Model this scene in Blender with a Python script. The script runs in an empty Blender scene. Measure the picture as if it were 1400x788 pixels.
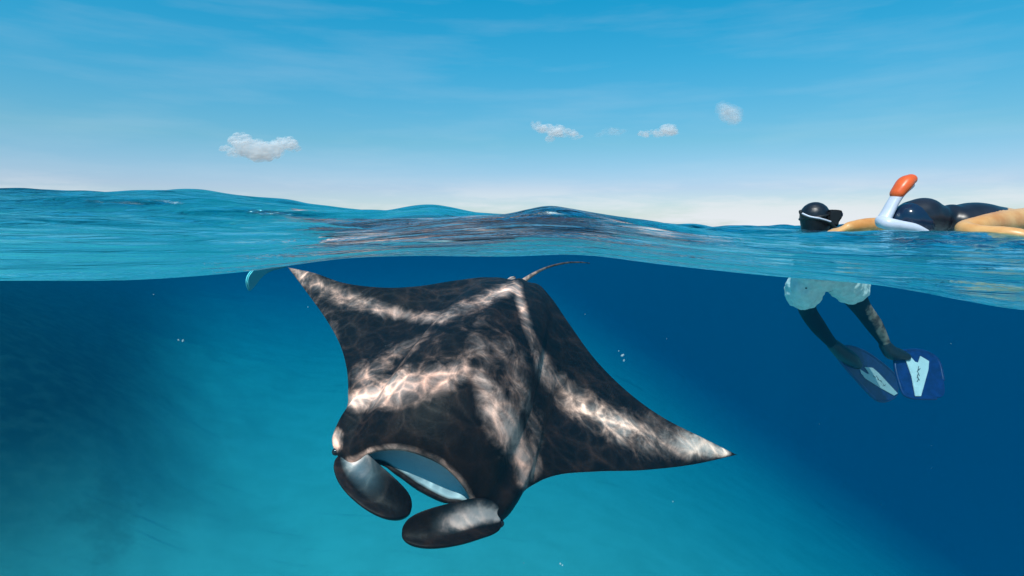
import bpy, bmesh, math, random
import numpy as np
from mathutils import Vector, Matrix, noise as mnoise

rad = math.radians
sc = bpy.context.scene
C = sc.collection

# ------------------------------------------------------------------ camera
FPX, PITCH = 834.0, math.atan(82/834.0)      # focal length in photo pixels, slight downward tilt
cam_d = bpy.data.cameras.new('camera'); cam = bpy.data.objects.new('camera', cam_d); C.objects.link(cam)
cam_d.sensor_width = 36; cam_d.lens = 36*FPX/1400; cam_d.clip_start = 0.02; cam_d.clip_end = 20000
cam.location = (0, 0, 0); cam.rotation_euler = (math.pi/2-PITCH, 0, 0)
sc.camera = cam

# ------------------------------------------------------------------ sky and sun
SUN_EL, SUN_AZ = rad(58), rad(205)           # azimuth clockwise from +Y: behind the camera, to the left
sundir = Vector((math.sin(SUN_AZ)*math.cos(SUN_EL), math.cos(SUN_AZ)*math.cos(SUN_EL), math.sin(SUN_EL)))
world = bpy.data.worlds.new('World'); sc.world = world; world.use_nodes = True
wn, wl = world.node_tree.nodes, world.node_tree.links
wn.clear()
def wnode(t, **k):
    n = wn.new(t)
    for a, v in k.items(): setattr(n, a, v)
    return n
sky = wnode('ShaderNodeTexSky', sky_type='NISHITA', sun_disc=False, sun_elevation=SUN_EL, sun_rotation=SUN_AZ,
            altitude=0, air_density=1.0, dust_density=0.6, ozone_density=3.0)
tc = wnode('ShaderNodeTexCoord'); sep = wnode('ShaderNodeSeparateXYZ'); wl.new(tc.outputs['Generated'], sep.inputs[0])
grade = wnode('ShaderNodeValToRGB'); gr = grade.color_ramp     # clear tropical cyan aloft, paler towards the sea
while len(gr.elements) < 6: gr.elements.new(0.5)
for e_, (p_, c_) in zip(gr.elements, ((0.0, (.74, .88, 1.0)), (.062, (.64, .70, .86)), (.133, (.40, .74, .77)), (.246, (.17, .86, .92)), (.34, (.05, .92, 1.0)), (.9, (.12, .92, 1.0)))):
    e_.position = p_; e_.color = (*c_, 1)
wl.new(sep.outputs[2], grade.inputs[0])
hs = wnode('ShaderNodeMix', data_type='RGBA', blend_type='MULTIPLY'); hs.inputs['Factor'].default_value = 1
wl.new(sky.outputs[0], hs.inputs['A']); wl.new(grade.outputs[0], hs.inputs['B'])
# thin veils of cirrus and a pale bank of haze low over the sea
mp = wnode('ShaderNodeMapping'); mp.inputs['Scale'].default_value = (2.2, 2.2, 16); mp.inputs['Rotation'].default_value = (0, rad(7), 0)
wl.new(tc.outputs['Generated'], mp.inputs[0])
nz = wnode('ShaderNodeTexNoise'); nz.inputs['Scale'].default_value = 1.6; nz.inputs['Detail'].default_value = 6; nz.inputs['Roughness'].default_value = 0.55
wl.new(mp.outputs[0], nz.inputs['Vector'])
veil = wnode('ShaderNodeMapRange'); veil.inputs[1].default_value = 0.45; veil.inputs[2].default_value = 0.75; veil.inputs[3].default_value = 0; veil.inputs[4].default_value = 0.10
wl.new(nz.outputs[0], veil.inputs[0])
low = wnode('ShaderNodeMapRange', interpolation_type='SMOOTHSTEP'); low.inputs[1].default_value = 0.095; low.inputs[2].default_value = 0.0; low.inputs[3].default_value = 0; low.inputs[4].default_value = 1.0
wl.new(sep.outputs[2], low.inputs[0])
nz2 = wnode('ShaderNodeTexNoise'); nz2.inputs['Scale'].default_value = 3.4; nz2.inputs['Detail'].default_value = 7; nz2.inputs['Roughness'].default_value = 0.6
mp2 = wnode('ShaderNodeMapping'); mp2.inputs['Scale'].default_value = (1, 1, 7); wl.new(tc.outputs['Generated'], mp2.inputs[0]); wl.new(mp2.outputs[0], nz2.inputs['Vector'])
bank = wnode('ShaderNodeMapRange', interpolation_type='SMOOTHSTEP'); bank.inputs[1].default_value = 0.42; bank.inputs[2].default_value = 0.62
wl.new(nz2.outputs[0], bank.inputs[0])
mul = wnode('ShaderNodeMath', operation='MULTIPLY'); wl.new(low.outputs[0], mul.inputs[0]); wl.new(bank.outputs[0], mul.inputs[1])
addm = wnode('ShaderNodeMath', operation='MAXIMUM'); wl.new(mul.outputs[0], addm.inputs[0]); wl.new(veil.outputs[0], addm.inputs[1])
mixc = wnode('ShaderNodeMix', data_type='RGBA'); mixc.inputs['B'].default_value = (5.3, 5.6, 5.9, 1)
wl.new(addm.outputs[0], mixc.inputs['Factor']); wl.new(hs.outputs['Result'], mixc.inputs['A'])
bg = wnode('ShaderNodeBackground'); bg.inputs['Strength'].default_value = 0.15
wo = wnode('ShaderNodeOutputWorld')
wl.new(mixc.outputs['Result'], bg.inputs['Color']); wl.new(bg.outputs[0], wo.inputs['Surface'])

sun_d = bpy.data.lights.new('sun', 'SUN'); sun_d.energy = 3.6; sun_d.angle = rad(0.5); sun_d.color = (1.0, 0.95, 0.88)
sun = bpy.data.objects.new('sun', sun_d); C.objects.link(sun)
sun.rotation_euler = (-sundir).to_track_quat('-Z', 'Y').to_euler()

sc.view_settings.view_transform = 'Standard'; sc.view_settings.look = 'None'
sc.view_settings.exposure = 0.0; sc.view_settings.gamma = 1.0; sc.view_settings.use_curve_mapping = False
cy = sc.cycles
cy.max_bounces = 10; cy.diffuse_bounces = 3; cy.glossy_bounces = 4; cy.transmission_bounces = 8; cy.transparent_max_bounces = 64
cy.volume_bounces = 1; cy.caustics_refractive = False; cy.caustics_reflective = False
cy.use_denoising = True; cy.sample_clamp_indirect = 6.0

# ------------------------------------------------------------------ helpers
cP, sP = math.cos(PITCH), math.sin(PITCH)
FW = np.array([0, cP, -sP]); UP = np.array([0, sP, cP]); RT = np.array([1.0, 0, 0])
def at(px, py, d):
    """photo pixel + distance along the view axis -> world point"""
    return d*(FW + RT*(px-700)/FPX + UP*(394-py)/FPX)
def topix(p):
    d = p@FW
    return 700+FPX*(p@RT)/d, 394-FPX*(p@UP)/d
def spline(xs, ys, q):
    """smooth (monotone-limited cubic) interpolation, clamped outside; ys may be vectors"""
    xs = np.asarray(xs, float); ys = np.asarray(ys, float); q = np.asarray(q, float)
    one = ys.ndim == 1
    if one: ys = ys[:, None]
    h = np.diff(xs)[:, None]; dl = np.diff(ys, axis=0)/h
    m = np.zeros_like(ys); m[0] = dl[0]; m[-1] = dl[-1]
    m[1:-1] = (dl[:-1]*h[1:]+dl[1:]*h[:-1])/(h[1:]+h[:-1])
    qc = np.clip(q, xs[0], xs[-1]); i = np.clip(np.searchsorted(xs, qc)-1, 0, len(xs)-2)
    t = ((qc-xs[i])/(xs[i+1]-xs[i]))[..., None]; hh = (xs[i+1]-xs[i])[..., None]
    r = (2*t**3-3*t**2+1)*ys[i]+(t**3-2*t**2+t)*hh*m[i]+(-2*t**3+3*t**2)*ys[i+1]+(t**3-t**2)*hh*m[i+1]
    return r[..., 0] if one else r
def sstep(a, b, x):
    t = np.clip((x-a)/(b-a), 0, 1); return t*t*(3-2*t)
def grid_faces(nr, nc, wrap=False, base=0, flip=False):
    j = np.arange(nc if wrap else nc-1); i = np.arange(nr-1)
    I, J = np.meshgrid(i, j, indexing='ij'); J2 = (J+1) % nc
    f = np.stack([I*nc+J, I*nc+J2, (I+1)*nc+J2, (I+1)*nc+J], -1).reshape(-1, 4)+base
    return f[:, ::-1] if flip else f
def mesh_np(name, v, faces, smooth=True):
    me = bpy.data.meshes.new(name); v = np.asarray(v, np.float32)
    me.vertices.add(len(v)); me.vertices.foreach_set('co', v.ravel())
    f = np.asarray(faces, np.int32); n = f.shape[1]
    me.loops.add(f.size); me.loops.foreach_set('vertex_index', f.ravel())
    me.polygons.add(len(f)); me.polygons.foreach_set('loop_start', np.arange(0, f.size, n, dtype=np.int32))
    me.polygons.foreach_set('loop_total', np.full(len(f), n, np.int32))
    me.update(calc_edges=True); me.validate()
    me.polygons.foreach_set('use_smooth', np.full(len(me.polygons), smooth, bool))
    return me
def fattr(me, name, vals):
    a = me.attributes.new(name, 'FLOAT', 'POINT'); a.data.foreach_set('value', np.asarray(vals, np.float32))
def obj(name, me, mat, parent=None, **props):
    o = bpy.data.objects.new(name, me); C.objects.link(o)
    if mat: me.materials.append(mat)
    if parent is not None: o.parent = parent
    for k, v in props.items(): o[k] = v
    return o
def thing(name, label, cat, group=None, loc=(0, 0, 0)):
    o = bpy.data.objects.new(name, None); C.objects.link(o); o.empty_display_size = 0.1
    o.location = loc; o['label'] = label; o['category'] = cat
    if group: o['group'] = group
    return o
class NT:
    def __init__(s, name):
        s.m = bpy.data.materials.new(name); s.m.use_nodes = True; s.t = s.m.node_tree; s.t.nodes.clear()
        s.out = s.t.nodes.new('ShaderNodeOutputMaterial')
    def n(s, t, ins=None, **k):
        n = s.t.nodes.new('ShaderNode'+t)
        for a, v in k.items(): setattr(n, a, v)
        for key, v in (ins or {}).items():
            sock = n.inputs[key]
            if isinstance(v, bpy.types.NodeSocket): s.t.links.new(v, sock)
            else: sock.default_value = v
        return n
    def link(s, a, b): s.t.links.new(a, b)
    def math(s, op, a, b=0.0, c=None):
        ins = {0: a, 1: b}
        if c is not None: ins[2] = c
        return s.n('Math', ins, operation=op).outputs[0]
    def rng(s, v, a, b, c=0.0, d=1.0, sm=True):
        return s.n('MapRange', {0: v, 1: a, 2: b, 3: c, 4: d}, interpolation_type='SMOOTHSTEP' if sm else 'LINEAR').outputs[0]
    def mix(s, f, a, b, bt='MIX'):
        return s.n('Mix', {'Factor': f, 'A': a, 'B': b}, data_type='RGBA', blend_type=bt).outputs['Result']
def rgba(c): return (c[0], c[1], c[2], 1.0)
def simple_mat(name, col, rough=0.5, var=0.15, scale=30, bump=0.0, spec=0.5, coat=0.0, sub=None):
    t = NT(name)
    co = t.n('TexCoord').outputs['Object']
    nz = t.n('TexNoise', {'Vector': co, 'Scale': scale, 'Detail': 6, 'Roughness': 0.6}).outputs[0]
    c2 = tuple(max(0, x*(1-var)) for x in col); c3 = tuple(min(1, x*(1+var)) for x in col)
    colr = t.mix(t.rng(nz, .3, .7), rgba(c2), rgba(c3))
    ins = {'Base Color': colr, 'Roughness': rough, 'Specular IOR Level': spec, 'Coat Weight': coat, 'Coat Roughness': 0.08}
    b = t.n('BsdfPrincipled', ins)
    if bump:
        bm_ = t.n('Bump', {'Height': nz, 'Strength': bump, 'Distance': 0.01}); t.link(bm_.outputs[0], b.inputs['Normal'])
    t.link(b.outputs[0], t.out.inputs['Surface'])
    return t.m

# ------------------------------------------------------------------ the sea surface: a height field
Y0 = 0.45                                            # the clear face of the water, in front of the camera
KN = [0.45, 0.8, 1.25, 1.8, 2.4, 3.1, 4.0, 5.5, 9.0]  # distances (m) at which the level is given along photo columns
LV = {0.45: [(-300, 386), (0, 384), (200, 382), (330, 372), (480, 353), (560, 350), (680, 351), (800, 349), (900, 361), (1050, 377), (1200, 390), (1400, 424), (1700, 430)],
      0.8:  [(-300, 352), (0, 350), (330, 347), (480, 338), (600, 333), (800, 333), (900, 345), (1050, 358), (1200, 366), (1400, 380), (1700, 380)],
      1.25: [(-300, 325), (0, 322), (330, 326), (500, 322), (640, 312), (750, 308), (850, 318), (950, 333), (1100, 342), (1400, 352), (1700, 352)],
      1.8:  [(-300, 302), (0, 298), (200, 298), (330, 305), (450, 309), (560, 306), (640, 301), (700, 297), (750, 289), (800, 296), (860, 306), (930, 320), (1100, 330), (1400, 336), (1700, 336)],
      2.4:  [(-300, 284), (0, 280), (150, 281), (300, 286), (420, 296), (520, 299), (590, 293), (640, 300), (760, 304), (900, 322), (1100, 327), (1400, 329), (1700, 329)],
      3.1:  [(-300, 262), (0, 265), (120, 268), (180, 265), (250, 260), (320, 267), (420, 283), (470, 290), (560, 296), (700, 312), (900, 319), (1150, 320), (1300, 321), (1400, 322), (1700, 322)],
      4.0:  [(-300, 285), (0, 287), (250, 285), (450, 300), (700, 317), (1100, 316), (1400, 318), (1700, 318)],
      5.5:  [(-300, 308), (300, 308), (700, 317), (1400, 317.5), (1700, 317.5)],
      9.0:  [(-300, 315), (700, 315.5), (1700, 315.5)]}
wv = []
rw = random.Random(11)
for k in range(34):
    lam = 0.09*1.19**k; th = rw.gauss(1.25, 0.55); amp = 0.0125*lam*(1+0.3*math.exp(-(math.log(lam/0.4)/0.5)**2)) if lam < 2 else 0.021*(lam/2)**0.3*0.7
    wv.append((math.cos(th)*2*math.pi/lam, math.sin(th)*2*math.pi/lam, amp, rw.random()*6.28, lam))
def sea_level(x, y):
    x = np.asarray(x, float); y = np.asarray(y, float)
    cols = []
    for d in KN:
        pts = LV[d]
        cols.append(spline([(p[0]-700)/FPX*d for p in pts], [-(p[1]-312)/FPX*d for p in pts], x))
    KNx = np.array(KN+[20.0]); cols.append(np.full_like(x, -0.11)); G = np.stack(cols, 0)
    yc = np.clip(y, KNx[0], KNx[-1]); i = np.clip(np.searchsorted(KNx, yc)-1, 0, len(KNx)-2)
    def g(k): return np.take_along_axis(G, np.clip(k, 0, len(KNx)-1)[None], 0)[0]
    a, b = g(i), g(i+1); h = KNx[i+1]-KNx[i]; t = (yc-KNx[i])/h
    ip, iq = np.maximum(i-1, 0), np.minimum(i+2, len(KNx)-1)
    m0 = (b-g(ip))/(KNx[i+1]-KNx[ip]); m1 = (g(iq)-a)/(KNx[iq]-KNx[i])
    z = (2*t**3-3*t**2+1)*a+(t**3-2*t**2+t)*h*m0+(-2*t**3+3*t**2)*b+(t**3-t**2)*h*m1
    # ripples: short ones near, long ones only far out
    w = np.zeros_like(x)
    warp = 0.15*np.sin(x*0.7+y*0.4)
    for kx, ky, amp, ph, lam in wv:
        fade = np.clip(lam/(0.022*y+0.02)-0.6, 0, 1)                    # too short for the mesh far out
        if lam < 2:
            env = 0.85*sstep(0.7, 2.0, y)+0.15*sstep(0.45, .7, y) if lam < .35 else 0.7*sstep(0.9, 2.4, y)+0.05*sstep(.45, .8, y)
            if lam > .25: env = env*(1+2.2*sstep(4.4, 8, y)*(1-.6*sstep(15, 40, y)))
        else: env = sstep(6, 30, y)
        w += env*fade*amp*np.sin(kx*x*0.55+ky*y*1.25+ph+warp*lam)*(0.6+0.4*np.sin(0.31*kx*y-0.27*ky*x+ph*2))
    return z+w

def build_water():
    R = 640; yy = [Y0]
    for i in range(R-1): yy.append(yy[-1]+0.0085*(yy[-1]+0.35)**1.0+0.002)
    k = (650-Y0)/(yy[-1]-Y0)
    yy = np.array(yy)
    q = np.linspace(0, 1, R); yy = yy if yy[-1] > 400 else Y0+(yy-Y0)*(1+(k-1)*q**6)
    NC = 640; u = np.linspace(-1, 1, NC); u = np.sign(u)*(0.72*np.abs(u)+0.28*np.abs(u)**3)
    Yg, U = np.meshgrid(yy, u, indexing='ij'); Xg = U*(Yg+1.2)*1.35
    Z = sea_level(Xg, Yg)
    top = np.stack([Xg, Yg, Z], -1); nv = R*NC
    V = [top.reshape(-1, 3)]; Fs = [grid_faces(R, NC, flip=False)]
    B = -42.0
    def skirt(edge, flip):
        base = sum(len(v) for v in V); n = len(edge); low_ = edge.copy(); low_[:, 2] = B
        V.append(np.concatenate([edge, low_])); Fs.append(grid_faces(2, n, base=base, flip=flip))
    skirt(top[0], True); skirt(top[-1], False); skirt(top[:, 0], False); skirt(top[:, -1], True)
    base = sum(len(v) for v in V)
    c4 = np.array([top[0, 0], top[0, -1], top[-1, -1], top[-1, 0]]); c4[:, 2] = B
    V.append(c4); Fs.append(np.array([[base, base+3, base+2, base+1]]))
    V = np.concatenate(V); me = mesh_np('water', V, np.concatenate(Fs))
    ta = np.zeros(len(V)); ta[:nv] = 1; fattr(me, 'top', ta)
    t = NT('sea_water')
    pos = t.n('NewGeometry').outputs['Position']
    topa = t.n('Attribute', attribute_name='top').outputs['Fac']
    mpn = t.n('Mapping', {'Vector': pos, 'Scale': (0.8, 1.5, 1.0)}).outputs[0]
    n1 = t.n('TexNoise', {'Vector': mpn, 'Scale': 7.0, 'Detail': 5, 'Roughness': 0.55, 'Distortion': 0.6}).outputs[0]
    mpb = t.n('Mapping', {'Vector': pos, 'Scale': (0.55, 1.6, 1.0), 'Rotation': (0, 0, .15)}).outputs[0]
    n0 = t.n('TexNoise', {'Vector': mpb, 'Scale': 2.3, 'Detail': 3, 'Roughness': 0.5, 'Distortion': 0.4}).outputs[0]
    bump0 = t.n('Bump', {'Height': n0, 'Strength': 1.0, 'Distance': 0.11}).outputs[0]
    bump = t.n('Bump', {'Height': n1, 'Strength': 0.9, 'Distance': 0.04, 'Normal': bump0}).outputs[0]
    inc = t.n('NewGeometry').outputs['Incoming']
    cosi = t.math('ABSOLUTE', t.n('VectorMath', {0: bump, 1: inc}, operation='DOT_PRODUCT').outputs['Value'])
    fres = t.math('MULTIPLY_ADD', t.math('POWER', t.math('SUBTRACT', 1.0, t.math('MINIMUM', cosi, 1.0)), 5.0), 0.84, 0.02)
    # cell-line pattern put into the transmitted colour, imitating ripple-focused sunlight
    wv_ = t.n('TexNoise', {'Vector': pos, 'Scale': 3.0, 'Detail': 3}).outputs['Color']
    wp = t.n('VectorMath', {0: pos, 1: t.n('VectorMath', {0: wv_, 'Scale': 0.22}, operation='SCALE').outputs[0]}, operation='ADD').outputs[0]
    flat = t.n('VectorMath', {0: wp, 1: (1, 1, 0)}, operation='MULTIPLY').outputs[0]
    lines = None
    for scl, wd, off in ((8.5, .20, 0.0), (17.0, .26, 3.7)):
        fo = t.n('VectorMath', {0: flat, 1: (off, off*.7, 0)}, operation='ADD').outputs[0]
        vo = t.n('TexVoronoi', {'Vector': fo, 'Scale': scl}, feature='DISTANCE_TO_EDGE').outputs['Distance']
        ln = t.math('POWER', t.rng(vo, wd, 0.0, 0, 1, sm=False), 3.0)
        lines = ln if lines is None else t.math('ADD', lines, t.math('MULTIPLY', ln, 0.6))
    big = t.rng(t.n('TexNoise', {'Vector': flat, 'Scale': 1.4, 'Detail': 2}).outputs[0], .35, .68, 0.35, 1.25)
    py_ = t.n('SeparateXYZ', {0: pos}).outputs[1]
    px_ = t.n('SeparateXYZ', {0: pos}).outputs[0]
    zone = t.math('MULTIPLY', t.math('MULTIPLY', t.rng(py_, 0.9, 1.5), t.rng(py_, 4.2, 2.9)), t.math('MULTIPLY', t.rng(px_, -3.0, -1.8), t.rng(px_, 3.0, 1.8)))          # painted light net kept to the water above the ray
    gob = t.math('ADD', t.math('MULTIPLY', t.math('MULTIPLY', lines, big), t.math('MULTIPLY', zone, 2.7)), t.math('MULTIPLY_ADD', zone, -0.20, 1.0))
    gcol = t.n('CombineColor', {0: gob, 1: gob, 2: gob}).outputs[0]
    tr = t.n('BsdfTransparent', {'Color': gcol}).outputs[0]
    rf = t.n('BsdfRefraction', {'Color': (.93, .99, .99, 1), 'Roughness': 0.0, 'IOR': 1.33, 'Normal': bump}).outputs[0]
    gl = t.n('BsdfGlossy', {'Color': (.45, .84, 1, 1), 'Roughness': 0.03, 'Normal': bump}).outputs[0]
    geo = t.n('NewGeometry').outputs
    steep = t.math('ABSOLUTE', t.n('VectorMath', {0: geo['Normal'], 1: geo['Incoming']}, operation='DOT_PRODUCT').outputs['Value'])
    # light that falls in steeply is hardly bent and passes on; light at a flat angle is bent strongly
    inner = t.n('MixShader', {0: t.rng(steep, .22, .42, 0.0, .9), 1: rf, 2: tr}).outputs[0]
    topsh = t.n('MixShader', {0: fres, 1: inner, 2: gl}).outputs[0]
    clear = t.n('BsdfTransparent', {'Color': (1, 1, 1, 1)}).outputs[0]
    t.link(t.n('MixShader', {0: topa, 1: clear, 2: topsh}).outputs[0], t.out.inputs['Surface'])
    sct = t.n('VolumeScatter', {'Color': (0.0, 0.54, 1.0, 1), 'Density': 0.0102, 'Anisotropy': 0.0}).outputs[0]
    ab = t.n('VolumeAbsorption', {'Color': (0.0, 0.74, 0.835, 1), 'Density': 0.13}).outputs[0]
    t.link(t.n('AddShader', {0: sct, 1: ab}).outputs[0], t.out.inputs['Volume'])
    return obj('water', me, t.m, kind='structure')
build_water()

# ------------------------------------------------------------------ sea floor: pale sand, a dark reef slope rising on the left
def build_floor():
    n = 420
    u = np.linspace(-1, 1, n); xs = np.sign(u)*np.abs(u)**1.8*230; vv = np.linspace(0, 1, n); ys = 0.9+vv**1.8*420
    Xg, Yg = np.meshgrid(xs, ys, indexing='xy')
    lim = (Yg+1.2)*1.35*0.97; Xg = np.clip(Xg, -lim, lim) if False else Xg/230*lim
    nzv = np.array([mnoise.fractal(Vector((a*.2, b*.2, 0)), 0.9, 2.1, 4) for a, b in zip(Xg.ravel(), Yg.ravel())]).reshape(Xg.shape)
    u_ = (Xg-4.0)/3.0; drop = np.where(u_ > 20, u_, np.log1p(np.exp(np.minimum(u_, 20))))*3.0                                  # the bank falls away to deep water on the right
    z = -7.6-np.minimum(0.62*drop, 26)+0.2*np.sin(Xg*0.21+1)*np.sin(Yg*0.17)+0.035*nzv
    m = (1-sstep(-0.86, -0.26, Xg/(Yg+4)+0.03*nzv))*sstep(5, 17, Yg)      # a reef bank running out to the left
    z += m*(6.2+0.12*nzv)
    reef = np.clip(sstep(0.03, 0.55, m+0.08*nzv*(m > .01)), 0, 1)
    me = mesh_np('seabed', np.stack([Xg, Yg, z], -1).reshape(-1, 3), grid_faces(n, n)); fattr(me, 'reef', reef.ravel())
    t = NT('sand_and_reef')
    pos = t.n('NewGeometry').outputs['Position']
    nz_ = t.n('TexNoise', {'Vector': pos, 'Scale': 0.8, 'Detail': 8, 'Roughness': .6}).outputs[0]
    sand = t.mix(t.rng(nz_, .3, .7), (.38, .62, .54, 1), (.44, .70, .62, 1))
    patch = t.rng(t.n('TexNoise', {'Vector': pos, 'Scale': .28, 'Detail': 6, 'Roughness': .65}).outputs[0], .60, .72)
    sand = t.mix(t.math('MULTIPLY', patch, .3), sand, (.12, .12, .09, 1))
    coral = t.mix(t.rng(t.n('TexNoise', {'Vector': pos, 'Scale': 2.5, 'Detail': 8}).outputs[0], .35, .7), (.015, .018, .014, 1), (.07, .06, .045, 1))
    ra = t.n('Attribute', attribute_name='reef').outputs['Fac']
    b = t.n('BsdfPrincipled', {'Base Color': t.mix(ra, sand, coral), 'Roughness': .95, 'Specular IOR Level': .1})
    t.link(b.outputs[0], t.out.inputs['Surface'])
    obj('seabed', me, t.m, kind='structure')
build_floor()

# ------------------------------------------------------------------ manta ray
MS = 1.45; MPOS = np.array([-0.2098, 2.9385, -0.7339])
MR = np.array([[-0.8999, -0.3119, 0.3048], [0.1131, -0.8419, -0.5277], [0.4212, -0.4404, 0.7929]])
def build_manta(K=0.8):
    def atm(px, py, d): return at(px, py, d*K)
    MPOS_ = MPOS*K
    root = thing('manta_ray', 'large dark brown manta ray with pale shoulder patches and open mouth under the sea surface', 'manta ray', loc=tuple(MPOS_))
    inv = -MPOS_
    # edge lines of the disc: span station, photo pixel, distance along the view axis
    LE = [(-1.0, 1007, 622, 3.33), (-.9, 955, 634, 3.17), (-.75, 880, 643, 2.99), (-.6, 815, 645, 2.86), (-.45, 757, 651, 2.76), (-.37, 733, 661, 2.71), (-.31, 714, 675, 2.66),
          (-.275, 704, 692, 2.60), (-.245, 692, 708, 2.55), (-.22, 675, 719, 2.50), (-.195, 654, 714, 2.46), (-.15, 641, 680, 2.42), (-.08, 614, 645, 2.39), (0, 577, 624, 2.39), (.08, 540, 616, 2.42), (.15, 503, 622, 2.47),
          (.195, 474, 638, 2.52), (.22, 462, 625, 2.56), (.245, 454, 604, 2.61), (.275, 464, 584, 2.67), (.31, 474, 560, 2.74), (.37, 476, 537, 2.83), (.45, 475, 512, 2.94), (.6, 465, 472, 3.12), (.75, 446, 437, 3.30), (.9, 418, 398, 3.50), (1.0, 394, 366, 3.66)]
    TE = [(-1.0, 1007, 622, 3.33), (-.9, 962, 600, 3.25), (-.75, 905, 572, 3.25), (-.6, 858, 539, 3.28), (-.45, 813, 494, 3.33), (-.3, 776, 442, 3.42), (-.18, 752, 406, 3.50), (-.08, 733, 388, 3.54), (0, 712, 388, 3.56),
          (.08, 690, 381, 3.55), (.18, 664, 380, 3.53), (.3, 626, 386, 3.49), (.45, 572, 396, 3.46), (.6, 520, 398, 3.46), (.75, 470, 390, 3.49), (.9, 428, 374, 3.57), (1.0, 394, 366, 3.66)]
    LL = [(-.195, 654, 714, 2.47), (-.15, 636, 692, 2.44), (-.08, 608, 686, 2.45), (0, 572, 668, 2.46), (.08, 541, 647, 2.48), (.15, 510, 632, 2.51), (.195, 474, 638, 2.53)]
    half = np.concatenate([np.linspace(0, .19, 26), np.linspace(.195, .32, 22), np.linspace(.33, .9, 46), 1-.1*np.linspace(1, 0, 14)[1:]**1.5*1.0])
    S = np.concatenate([-half[:0:-1], half]); ns = len(S)
    def curve(tab, q): return spline([r[0] for r in tab], [atm(*r[1:]) for r in tab], q)
    le, te = curve(LE, S), curve(TE, S); ll = curve(LL, np.clip(S, -.195, .195))
    inm = np.abs(S) < .195
    ll = np.where(inm[:, None], ll, le)
    chord = te-le
    span = np.gradient((le+te)/2, axis=0)
    upm = MR[:, 2]
    nrm = np.cross(chord, span); nrm *= np.sign(nrm@upm)[:, None]; nrm /= np.linalg.norm(nrm, axis=1)[:, None]+1e-9
    k = np.ones(9)/9; nrm = np.stack([np.convolve(np.pad(nrm[:, i], 4, 'edge'), k, 'valid') for i in range(3)], 1)
    nrm = 0.75*nrm+0.25*upm; nrm /= np.linalg.norm(nrm, axis=1)[:, None]
    a = np.abs(S)
    Tt = K*(0.165*np.exp(-(a/.30)**2)+0.055*(1-a)**1.2+0.006)       # height of the back above the mid sheet
    Tb = K*(0.15*np.exp(-(a/.30)**2)+0.035*(1-a)**1.2+0.005)
    nt, nb, nm = 72, 40, 22
    ct = 0.5-0.5*np.cos(np.linspace(0, np.pi, nt)); cb = ct[::1] if False else 0.5-0.5*np.cos(np.linspace(0, np.pi, nb))
    def foil(c, blunt):            # rounded nose, thin tail
        f = np.sqrt(np.clip(c, 0, 1))*(1-c)**0.8*2.05
        g = (1-c**1.6)*np.minimum(1, .12+c*4)
        return f
    V = np.zeros((ns, nt+nb+nm, 3)); sc_c = np.zeros((ns, nt+nb+nm)); reg = np.zeros(nt+nb+nm)
    for i, s in enumerate(S):
        c = ct[:, None]
        base = le[i]+chord[i]*c
        sweep = np.clip((a[i]-.15)/.5, 0, 1)
        flap = K*0.07*(1-a[i])*sstep(.62, 1.0, ct)*sweep*(1.0 if s > 0 else .5)      # trailing edge curls up
        dip = -K*0.05*np.exp(-((ct-.55)/.2)**2)*np.exp(-((a[i]-.38)/.12)**2)*(1.0 if s > 0 else 1.3)
        ridge = K*0.035*np.exp(-(s/.035)**2)*sstep(.3, .95, ct)*(1-sstep(.97, 1.0, ct))
        brow = K*0.02*np.exp(-((ct-.06)/.05)**2)*np.exp(-((a[i]-.24)/.05)**2)
        ht = Tt[i]*foil(ct, 0)+flap+dip*foil(ct, 0)+ridge+brow
        V[i, :nt] = base+nrm[i]*ht[:, None]
        w = (1-cb)[:, None]                      # underside from the tail forward to the lower lip
        b0 = le[i]*(1-0)+chord[i]*w
        drop = (ll[i]-le[i])
        hb = Tb[i]*foil(1-cb, 0)+0.012*(1-a[i])*np.sin(np.pi*cb)
        V[i, nt:nt+nb] = b0-nrm[i]*hb[:, None]+(nrm[i]*(flap[-1])) * (1-cb[:, None])+drop*(cb[:, None]**2)
        # mouth lining: from the lower lip back into the gullet and out to the upper lip
        wq = np.linspace(0, 1, nm+2)[1:-1]
        deep = K*0.085*math.sqrt(max(0, 1-(s/.195)**2)) if inm[i] else 0.0
        th = np.pi*wq
        midp = ll[i][None]*((1+np.cos(th))/2)[:, None]+le[i][None]*((1-np.cos(th))/2)[:, None]
        cd = chord[i]/np.linalg.norm(chord[i])
        V[i, nt+nb:] = midp+cd*(deep*np.sin(th)**0.8)[:, None]-nrm[i]*(0.02*deep*np.sin(th))[:, None]
        sc_c[i, :nt] = ct; sc_c[i, nt:nt+nb] = 1-cb
    reg[nt:nt+nb] = 1; reg[nt+nb:] = 2
    # the order below runs tail-wards on top, head-wards below, then through the mouth: one closed ring per station
    N = nt+nb+nm
    f = grid_faces(ns, N, wrap=True)
    vf = V.reshape(-1, 3)
    # pale pigment plus painted sunlight on the back: shoulder patches, wing tips, ridge, spine
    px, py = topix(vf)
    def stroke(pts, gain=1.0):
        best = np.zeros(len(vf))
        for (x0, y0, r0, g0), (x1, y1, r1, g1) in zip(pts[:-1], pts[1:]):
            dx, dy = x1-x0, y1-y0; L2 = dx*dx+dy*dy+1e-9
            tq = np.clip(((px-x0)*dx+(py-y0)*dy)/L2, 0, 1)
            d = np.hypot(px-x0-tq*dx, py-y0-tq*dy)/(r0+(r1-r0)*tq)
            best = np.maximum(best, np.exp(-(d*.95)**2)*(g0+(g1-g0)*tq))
        return best*gain
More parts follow.
